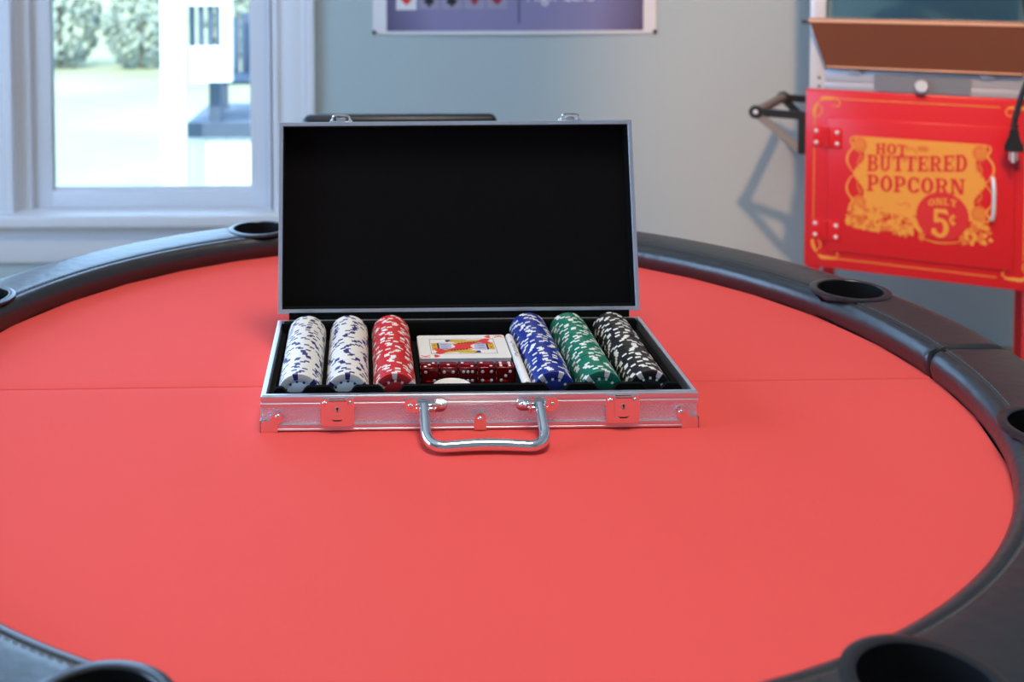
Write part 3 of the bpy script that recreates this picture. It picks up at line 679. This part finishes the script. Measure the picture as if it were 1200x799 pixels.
# scroll ornaments
def ribbon(b, pts, wd, y, mi=0):
    pts = catmull([(p[0], 0, p[1]) for p in pts], 6); n = len(pts)
    for i in range(n - 1):
        d0 = (pts[min(i + 1, n - 1)] - pts[max(i - 1, 0)]).normalized(); d1 = (pts[min(i + 2, n - 1)] - pts[i]).normalized()
        w0 = wd * math.sin(PI * (.12 + .76 * i / (n - 1))); w1 = wd * math.sin(PI * (.12 + .76 * (i + 1) / (n - 1)))
        n0 = Vector((-d0.z, 0, d0.x)) * w0; n1 = Vector((-d1.z, 0, d1.x)) * w1
        flat(b, [((pts[i] + n0).x, (pts[i] + n0).z), ((pts[i] - n0).x, (pts[i] - n0).z), ((pts[i + 1] - n1).x, (pts[i + 1] - n1).z), ((pts[i + 1] + n1).x, (pts[i + 1] + n1).z)], y, mi)
for sx in (0, 1):
    X = (lambda x: .2525 - (x - .2525) if sx else x)
    for zc, sg in ((.693, 1), (.607, -1)):
        b = MB()
        ribbon(b, [(X(.118), zc + sg * .040), (X(.108), zc + sg * .046), (X(.104), zc + sg * .036), (X(.110), zc + sg * .022), (X(.100), zc + sg * .006), (X(.097), zc - sg * .012), (X(.104), zc - sg * .030), (X(.114), zc - sg * .042)], .0024, FD - .0007)
        ribbon(b, [(X(.136), zc + sg * .004), (X(.126), zc - sg * .002), (X(.121), zc - sg * .014), (X(.124), zc - sg * .030)], .0020, FD - .0007, 1)
        for k in range(3): ribbon(b, [(X(.128 + k * .004), zc + sg * (.010 - k * .008)), (X(.124 + k * .003), zc + sg * (.004 - k * .008)), (X(.128 + k * .002), zc - sg * (.002 + k * .008))], .0010, FD - .0009, 1)
        flat(b, ell(.016, .019, (X(.125), zc + sg * .028), 20), FD - .0006, 1)
        for k in range(4): ribbon(b, [(X(.114 + k * .005), zc + sg * .040), (X(.117 + k * .005), zc + sg * .028), (X(.114 + k * .005), zc + sg * .016)], .0008, FD - .0013, 0)
        b.build('scroll_print', ['gold_print', 'orange_print'], door, smooth=0)
b = MB()
ribbon(b, [(.228, .713), (.236, .722), (.246, .716), (.250, .705)], .0018, FD - .0008, 1); flat(b, ell(.013, .007, (.262, .722), 16), FD - .0008, 1)
b.build('scroll_print', ['gold_print', 'orange_print'], door, smooth=0); b = MB()
ribbon(b, [(.205, .592), (.216, .584), (.228, .590), (.236, .582), (.226, .576)], .0016, FD - .0008, 1)
b.build('scroll_print', ['gold_print', 'orange_print'], door, smooth=0); b = MB(); ribbon(b, [(.262, .510), (.285, .503), (.315, .503), (.345, .510)], .0016, FD - .0013, 0)
b.build('scroll_print', ['gold_print', 'orange_print'], door, smooth=0)
# pinstripe with corner scrolls on the cabinet front
b = MB(); fy = -.0004
flat(b, R_(.0750, .8285, .4180, .8305), fy); flat(b, R_(.0750, .4330, .4180, .4350), fy); flat(b, R_(.0205, .4800, .0222, .7850), fy)
flat(b, R_(.4700, .4800, .4717, .7850), fy)
for cx in (0, 1):
    for cz in (0, 1):
        X = lambda x: (MW - x if cx else x); Zc = lambda z: (.8330 - z if cz else .4305 + z)
        ribbon(b, [(X(.075), Zc(.0035)), (X(.055), Zc(.0035)), (X(.040), Zc(.004)), (X(.034), Zc(.010))], .0042, fy)
        ribbon(b, [(X(.066), Zc(.004)), (X(.078), Zc(.010)), (X(.074), Zc(.022)), (X(.060), Zc(.020))], .0014, fy)
        ribbon(b, [(X(.0215), Zc(.055)), (X(.020), Zc(.040)), (X(.0230), Zc(.026)), (X(.030), Zc(.014))], .0038, fy)
        ribbon(b, [(X(.024), Zc(.052)), (X(.036), Zc(.042)), (X(.038), Zc(.028)), (X(.030), Zc(.020))], .0014, fy)
b.build('pinstripe', 'gold_print', pm, smooth=0)
# hinges, handle
for zc in (.7335, .5035):
    b = MB(); b.rbox(.0175, -.0030, zc - .0260, .0490, .0, zc + .0260, .0012); b.rbox(.0540, -.0090, zc - .0260, .0850, -.0060, zc + .0260, .0012)
    b.tube([(.0515, -.0085, zc - .0240), (.0515, -.0085, zc + .0240)], .0058, 16); h = b.build('hinge', 'red_paint', pm)
    for (sx, sy) in ((.026, -.0030), (.0740, -.0090)):
        for dz in (-.014, .014): MB().dome((sx, sy, zc + dz), (0, -1, 0), .0052, .0034).build('screw', 'steel_white', h)
MB().tube(catmull([(.4060, -.006, .6660), (.4068, -.020, .6640), (.4090, -.026, .6400), (.4090, -.027, .6180), (.4090, -.026, .5950), (.4068, -.020, .5720), (.4060, -.006, .5700)], 6), .0046, 12).build('door_handle', 'steel_white', pm, smooth=60)
# steel deck, posts, glass box, roof
dk = MB().rbox(.012, .004, Z1, MW - .012, MD - .004, Z1 + .020, .002).rbox(.040, .004, Z1 + .018, MW - .040, .010, Z1 + .052, .002).build('steel_deck', 'steel', pm)
b = MB(); b.prism(rrect(.206, .0400, .008), lambda p, q, t: (.2560 + p, t, .8735 + q), .0005, .0042); b.build('latch_plate', 'steel_plate', dk)
MB().cyl((.2563, -.004, .8720), (0, -1, 0), .0050, .014, 16).cyl((.2563, -.016, .8720), (0, -1, 0), .0145, .010, 28, r2=.0130).build('knob', 'steel_white', dk)
for x in (.112, .392): MB().rbox(x - .014, -.006, .8935, x + .014, .004, .9060, .002).build('clip', 'steel', dk)
ZT = 1.42
for i, (x, y) in enumerate(((.008, .003), (MW - .043, .003), (.008, MD - .018), (MW - .043, MD - .018))):
    wdt = .035 if y < .1 else .014
    x2 = x if (y < .1 or i == 2) else MW - .022
    p = MB().rbox(x2, y, Z1 + .001, x2 + wdt, y + .013, ZT, .0015).build('post', 'steel_white', pm)
    if y < .1 and x < .1:
        for zz in (.858, .879): MB().dome((x + .0225, y, zz), (0, -1, 0), .0036, .002).build('screw', 'metal_dark', p)
for nm, q in (('glass_side', (.012, .020, Z1 + .02, .015, MD - .02, ZT)), ('glass_side', (MW - .015, .020, Z1 + .02, MW - .012, MD - .02, ZT)), ('glass_back', (.024, MD - .010, Z1 + .02, MW - .024, MD - .007, ZT)), ('glass_front', (.044, .008, 1.03, MW - .044, .011, ZT))):
    MB().box(*q).build(nm, 'glass_machine', pm, smooth=0)
MB().rbox(-.006, -.006, ZT, MW + .006, MD + .006, ZT + .16, .006).rbox(.03, .03, ZT + .16, MW - .03, MD - .03, ZT + .21, .012).build('roof', 'red_paint', pm)
kt = MB().lathe([(0, 1.13), (.075, 1.13), (.085, 1.14), (.085, 1.25), (.088, 1.255), (.03, 1.265), (0, 1.265)], (.25, .2, 0), n=40).tube([(.25, .2, 1.265), (.25, .2, ZT)], .012).build('kettle', 'steel', pm)
# tinted flap door, wider at the top, leaning out a little
fl = empty('flap', parent=pm)
top_l, top_r, bot_l, bot_r = (.0080, -.030, 1.0285), (MW - .0080, -.030, 1.0285), (.0470, -.008, .9040), (MW - .0470, -.008, .9040)
def slab(b, quad, th, mi=0):
    a, c, d, e = [Vector(q) for q in quad]; n = (c - a).cross(e - a).normalized() * th
    return b.add([a, c, d, e, a + n, c + n, d + n, e + n], [(0, 1, 2, 3), (7, 6, 5, 4), (0, 4, 5, 1), (1, 5, 6, 2), (2, 6, 7, 3), (3, 7, 4, 0)], mi)
slab(MB(), (bot_l, bot_r, top_r, top_l), .005).build('flap_panel', 'amber', fl, smooth=0)
b = MB(); b.rbox(.0075, -.0345, 1.0180, MW - .0075, -.0290, 1.0285, .001); b.build('flap_top_lit_edge', 'amber_edge_lit', fl)  # top edge of the panel, its highlight painted as a pale strip
b = MB(); b.rbox(.0480, -.0180, .9070, MW - .0480, -.0130, .9105, .0008); b.build('flap_bottom_lip', 'amber_edge_lit', fl)
for x in (-.008, MW - .012): MB().cyl((x, -.026, 1.018), (1, 0, 0), .0050, .02, 12).build('pivot_pin', 'metal_dark', fl)
# push handle on the left side
ph = empty('push_handle', parent=pm)
for (xo, yv) in ((-.122, .030), (-.100, .362)):
    b = MB()
    def bar(p, q, hw=.010, hy=.004):
        p, q = Vector(p), Vector(q); d = (q - p).normalized(); nn = Vector((-d.z, 0, d.x)) * hw; yv3 = Vector((0, hy, 0))
        b.add([p + nn - yv3, p - nn - yv3, q - nn - yv3, q + nn - yv3, p + nn + yv3, p - nn + yv3, q - nn + yv3, q + nn + yv3], [(0, 1, 2, 3), (7, 6, 5, 4), (0, 4, 5, 1), (1, 5, 6, 2), (2, 6, 7, 3), (3, 7, 4, 0)])
    bar((xo, yv, .781), (0, yv, .778)); bar((-.010, yv, .786), (-.010, yv, .682), .010, .006)
    b.cyl((xo, yv - .006, .781), (0, 1, 0), .017, .012, 24); o = b.build('bracket', 'bracket', ph)
    b = MB(); bar((xo + .006, yv - .001, .774), (-.012, yv - .001, .690), .0105, .003); b.build('brace', 'handle_bar' if yv < .1 else 'bracket', o)
    MB().dome((xo, yv - .006, .781), (0, -1, 0), .006, .003).build('bolt', 'steel_white', o)
MB().tube([(-.122, .034, .781), (-.100, .358, .781)], .0125, 18).build('grip_bar', 'handle_bar', ph)
for (x, y) in ((.006, .006), (MW - .036, .006), (.010, MD - .036), (MW - .036, MD - .036)):
    MB().rbox(x, y, .03, x + .030, y + .030, Z0 + .002, .002).build('leg', 'red_paint', pm)
for (x, y) in ((.021, .021), (MW - .021, .021), (.025, MD - .021), (MW - .021, MD - .021)):
    MB().tube([(x, y - .006, .016), (x, y + .006, .016)], .016, 20).box(x - .004, y - .004, .01, x + .004, y + .004, .034).build('caster', 'cord', pm)
# power cord hanging in front of the door, plug downwards
pc = empty('power_plug', parent=pm)
px, py = .4440, -.062
P = catmull([(.470, .05, ZT + .17), (.463, -.03, ZT + .12), (.452, -.055, 1.20), (.462, -.064, 1.06), (.478, -.066, 1.00), (.474, -.066, .93), (.455, -.064, .86), (.4450, py, .815), (px, py, .795)], 8)
MB().tube(P, .0058, 10).build('cord', 'cord', pc, smooth=60)
b = MB(); b.cyl((px, py, .800), (0, 0, -1), .0085, .006, 16); b.cyl((px, py, .791), (0, 0, -1), .0085, .006, 16)
b.prism([(-.0085, .788), (.0085, .788), (.0110, .772), (.0190, .752), (.0190, .740), (-.0190, .740), (-.0190, .752), (-.0110, .772)], lambda p, q, t: (px + p, py + t, q), -.009, .009); b.build('plug_body', 'cord', pc, smooth=25)
b = MB(); b.box(px - .0085, py - .003, .720, px - .0065, py + .003, .741); b.box(px + .0050, py - .003, .720, px + .0070, py + .003, .741); b.cyl((px - .001, py - .004, .7405), (0, 0, -1), .0026, .026, 12); b.build('prong', 'steel_white', pc)

# ------------------------------------------------------------------ poster
PX0, PX1, PZ0, PZ1 = -.0190, .8225, .9530, 1.520
pcx = (PX0 + PX1) / 2
po = empty('poster', (pcx, WY - .001, PZ0)); tag(po, 'violet poker hands poster with white border pinned to the back wall', 'poster')
hw, hh = (PX1 - PX0) / 2, PZ1 - PZ0
def bulge(x, z): return -.0015 - .006 * (1 - (x / hw) ** 2) * max(0, 1 - z / .25) if z < .25 else -.0015
def sheet(b, x0, x1, z0, z1, lift, nx=24, nz=10, th=.0003):
    v = []; f = []
    for k, off in ((0, lift + th), (1, lift)):
        for j in range(nz + 1):
            for i in range(nx + 1):
                x = x0 + (x1 - x0) * i / nx; z = z0 + (z1 - z0) * j / nz
                dz = -.003 * (1 - (x / hw) ** 2) if z0 < .001 and j == 0 else 0
                v.append((x, bulge(x, z) - off, z + dz))
    m = (nx + 1) * (nz + 1)
    for j in range(nz):
        for i in range(nx):
            a = j * (nx + 1) + i; f.append((a, a + 1, a + nx + 2, a + nx + 1)); f.append((m + a, m + a + nx + 1, m + a + nx + 2, m + a + 1))
    return b.add(v, f)
pp = sheet(MB(), -hw, hw, 0, hh, 0).build('paper', 'paper', po, smooth=60)
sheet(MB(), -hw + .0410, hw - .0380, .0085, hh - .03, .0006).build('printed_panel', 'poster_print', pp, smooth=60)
def pz(x, z, lift): return (x, bulge(x, z) - lift, z)
def pflat(b, poly, lift, mi=0): b.add([pz(p, q, lift) for p, q in poly], [tuple(range(len(poly)))], mi)
suits = {'h': lambda c, z, s: [heart(c, z, s)], 'd': lambda c, z, s: [[(c, z - s * .55), (c + s * .42, z), (c, z + s * .55), (c - s * .42, z)]],
         's': lambda c, z, s: [[(2 * c - p, 2 * z - q) for p, q in heart(c, z, s)], [(c - s * .18, z - s * .62), (c + s * .18, z - s * .62), (c, z)]],
         'c': lambda c, z, s: [ell(s * .26, s * .26, (c - s * .26, z - s * .12), 16), ell(s * .26, s * .26, (c + s * .26, z - s * .12), 16), ell(s * .26, s * .26, (c, z + s * .26), 16), [(c - s * .2, z - s * .6), (c + s * .2, z - s * .6), (c, z + .1 * s)]]}
cz0 = .0715                      # foot of the row of printed cards
for i, s in enumerate('hscdh'):
    cx = -hw + .0997 + i * .0672; b = MB()
    pflat(b, R_(cx - .030, cz0 - (0 if i == 0 else -.002), cx + .030, cz0 + .085), .0014, 0)
    for poly in suits[s](cx + .0005, cz0 + .028, .030): pflat(b, poly, .0019, 1)
    for poly in suits[s](cx - .018, cz0 + .072, .012): pflat(b, poly, .0019, 1)
    if i == 0: ms = ['paper', 'ink_red']
    else: ms = ['poster_light' if False else 'poster_shade2', 'ink_black' if s in 'sc' else 'ink_red2']
    if 'poster_shade2' not in MT: defm('poster_shade2', (0.34, 0.33, 0.47), 0.5); defm('ink_red2', (0.33, 0.03, 0.06), 0.5)
    b.build('printed_card', ms, pp, smooth=0)
b = MB(); pflat(b, R_(.0105, .030, .0150, .45), .0014); b.build('divider_line', 'poster_line', pp, smooth=0)
fc = bpy.data.curves.new('lettering', 'FONT'); fc.body = 'High Card'; fc.size = .060; fo = bpy.data.objects.new('tmp_text', fc); C.objects.link(fo)
bpy.context.view_layer.update(); dg = bpy.context.evaluated_depsgraph_get(); me = bpy.data.meshes.new_from_object(fo.evaluated_get(dg)); bpy.data.objects.remove(fo)
wtx = max(v.co.x for v in me.vertices)
for v in me.vertices: x, z = .034 + v.co.x / wtx * .200, v.co.y + .0965; v.co = Vector(pz(x, z, .0014))
me.materials.clear(); me.materials.append(MT['paper']); o = bpy.data.objects.new('lettering', me); C.objects.link(o); o.parent = pp
for i, (x, z) in enumerate(((-hw + .004, .006), (hw - .004, .005), (-hw + .004, hh - .006), (hw - .004, hh - .006))):
    p = MB().cyl((0, 0, 0), (0, -1, 0), .0058, .006, 16).dome((0, -.006, 0), (0, -1, 0), .0058, .003).build('push_pin', 'pin', po, loc=(x, -.003, z))

# ------------------------------------------------------------------ chair behind the table
ch = empty('padded_chair', (.0376, 2.0, 0), 0)
tag(ch, 'black padded chair standing behind the table, its back hidden by the open lid', 'chair')
b = MB(); v = []
MB().rbox(-.181, -.012, .56, .181, .022, .8865, .012, 4).build('backrest', 'chair', ch, smooth=60)
MB().rbox(-.20, -.40, .43, .20, .0, .475, .016, 3).build('seat', 'chair', ch, smooth=60)
for sx in (-1, 1):
    MB().tube([(sx * .172, .03, .012), (sx * .172, .012, .46), (sx * .160, .030, .80)], .010, 12).build('leg', 'metal_dark', ch)
    MB().tube([(sx * .172, -.37, .012), (sx * .172, -.35, .44)], .010, 12).build('leg', 'metal_dark', ch)

# ------------------------------------------------------------------ outdoors
GZ = -.40
gr = MB(); n = 40
v = [(-30 + 60 * i / n, WY + .5 + 60 * (j / n) ** 1.6, GZ + .05 * math.sin(i * .9) * math.sin(j * .7) + (.9 * max(0, (j / n) - .45))) for j in range(n + 1) for i in range(n + 1)]
gr.add(v, [(j * (n + 1) + i, j * (n + 1) + i + 1, (j + 1) * (n + 1) + i + 1, (j + 1) * (n + 1) + i) for j in range(n) for i in range(n)])
struct(gr.build('lawn', 'lawn'))
dk = empty('garden_deck', (0, 6.5, GZ)); tag(dk, 'white wooden deck with grey boards and spindles outside the window', 'deck')
px2 = lambda u: (u - 444.3) / 1262.6 * 6.5
pzz = lambda vv: 1.177 - (vv + 48) / 1262.6 * 6.5 - GZ
for i in range(9):
    x = px2(197) + i * .115; MB().box(x, -.02, 0, x + .109, .012, pzz(160)).build('skirt_board', 'white_wood', dk, smooth=0)
for i in range(6):
    MB().box(px2(219), -.05 + i * .15, pzz(160), -.15, .09 + i * .15, pzz(143)).build('deck_board', 'grey_wood', dk, smooth=0)
gl = empty('garden_railing', (0, 6.385, GZ)); tag(gl, 'white railing with grey spindles and corner post at the front of the deck', 'railing')
MB().box(px2(195), -.085, 0, px2(222), -.052, pzz(-140)).build('post', 'white_wood', gl, smooth=0)
MB().box(px2(222), -.03, pzz(93), px2(274), .06, pzz(52)).build('beam', 'white_wood', gl, smooth=0)
MB().box(px2(244), .00, pzz(143), px2(257), .10, pzz(96)).build('support', 'grey_wood', dk, smooth=0)
MB().box(px2(222), -.03, pzz(5), px2(274), .06, pzz(-14)).build('top_rail', 'white_wood', gl, smooth=0)
for u in (228, 238.5, 249, 259.5): MB().box(px2(u - 3), 0, pzz(52), px2(u + 3), .03, pzz(5)).build('spindle', 'grey_wood', gl, smooth=0)
MB().box(px2(262), -.03, pzz(52), px2(274), .06, pzz(5)).build('newel', 'white_wood', gl, smooth=0)
pc = empty('garden_chair', (px2(292), 6.95, pzz(143) + GZ)); tag(pc, 'grey slatted garden chair standing on the deck outside', 'chair')
for i in range(5): MB().box(-.22 + i * .09, .16, .22, -.145 + i * .09, .19, .66 - abs(i - 2) * .03).build('back_slat', 'grey_wood', pc, smooth=0)
MB().rbox(-.25, -.25, .20, .25, .2, .235, .005).build('seat', 'grey_wood', pc)
for sx in (-1, 1):
    MB().rbox(sx * .27 - .05, -.28, .36, sx * .27 + .05, .22, .385, .004).build('armrest', 'grey_wood', pc)
    for y in (-.24, .16): MB().box(sx * .25 - .03, y - .02, 0, sx * .25 + .03, y + .02, .36).build('leg', 'grey_wood', pc, smooth=0)
rnd = random.Random(11)
def shrub(x, y, r, h, label):
    o = empty('garden_shrub', (x, y, GZ)); tag(o, label, 'shrub', 'shrubs across the lawn')
    b = MB()
    for i in range(700):
        u, vv = rnd.uniform(0, 2 * PI), rnd.uniform(-.95, 1); s = math.sqrt(max(0, 1 - vv * vv)) * rnd.uniform(.75, 1)
        c = Vector((r * s * math.cos(u), r * s * math.sin(u), h * (.45 + .5 * vv * rnd.uniform(.8, 1)))); a = Vector((rnd.gauss(0, 1), rnd.gauss(0, 1), rnd.gauss(0, 1))).normalized(); d = a.orthogonal().normalized(); l = r * .13
        e = a.cross(d); b.add([c - d * l, c + e * l * .5, c + d * l, c - e * l * .5], [(0, 1, 2, 3)])
    b.build('foliage', 'foliage', o, smooth=0); MB().tube([(0, 0, 0), (0, 0, h * .6)], r * .06, 8).build('stem', 'bark', o)
shrub(-4.75, 16.0, .62, 1.5, 'large round shrub at the left of the far lawn'); shrub(-3.45, 15.6, .55, 1.3, 'smaller shrub in the middle of the far lawn'); shrub(-6.3, 17.5, .8, 1.9, 'tall shrub at the left edge of the window'); shrub(-2.25, 17.0, .5, 1.3, 'shrub half hidden by the white deck post')
bpy.context.view_layer.update()
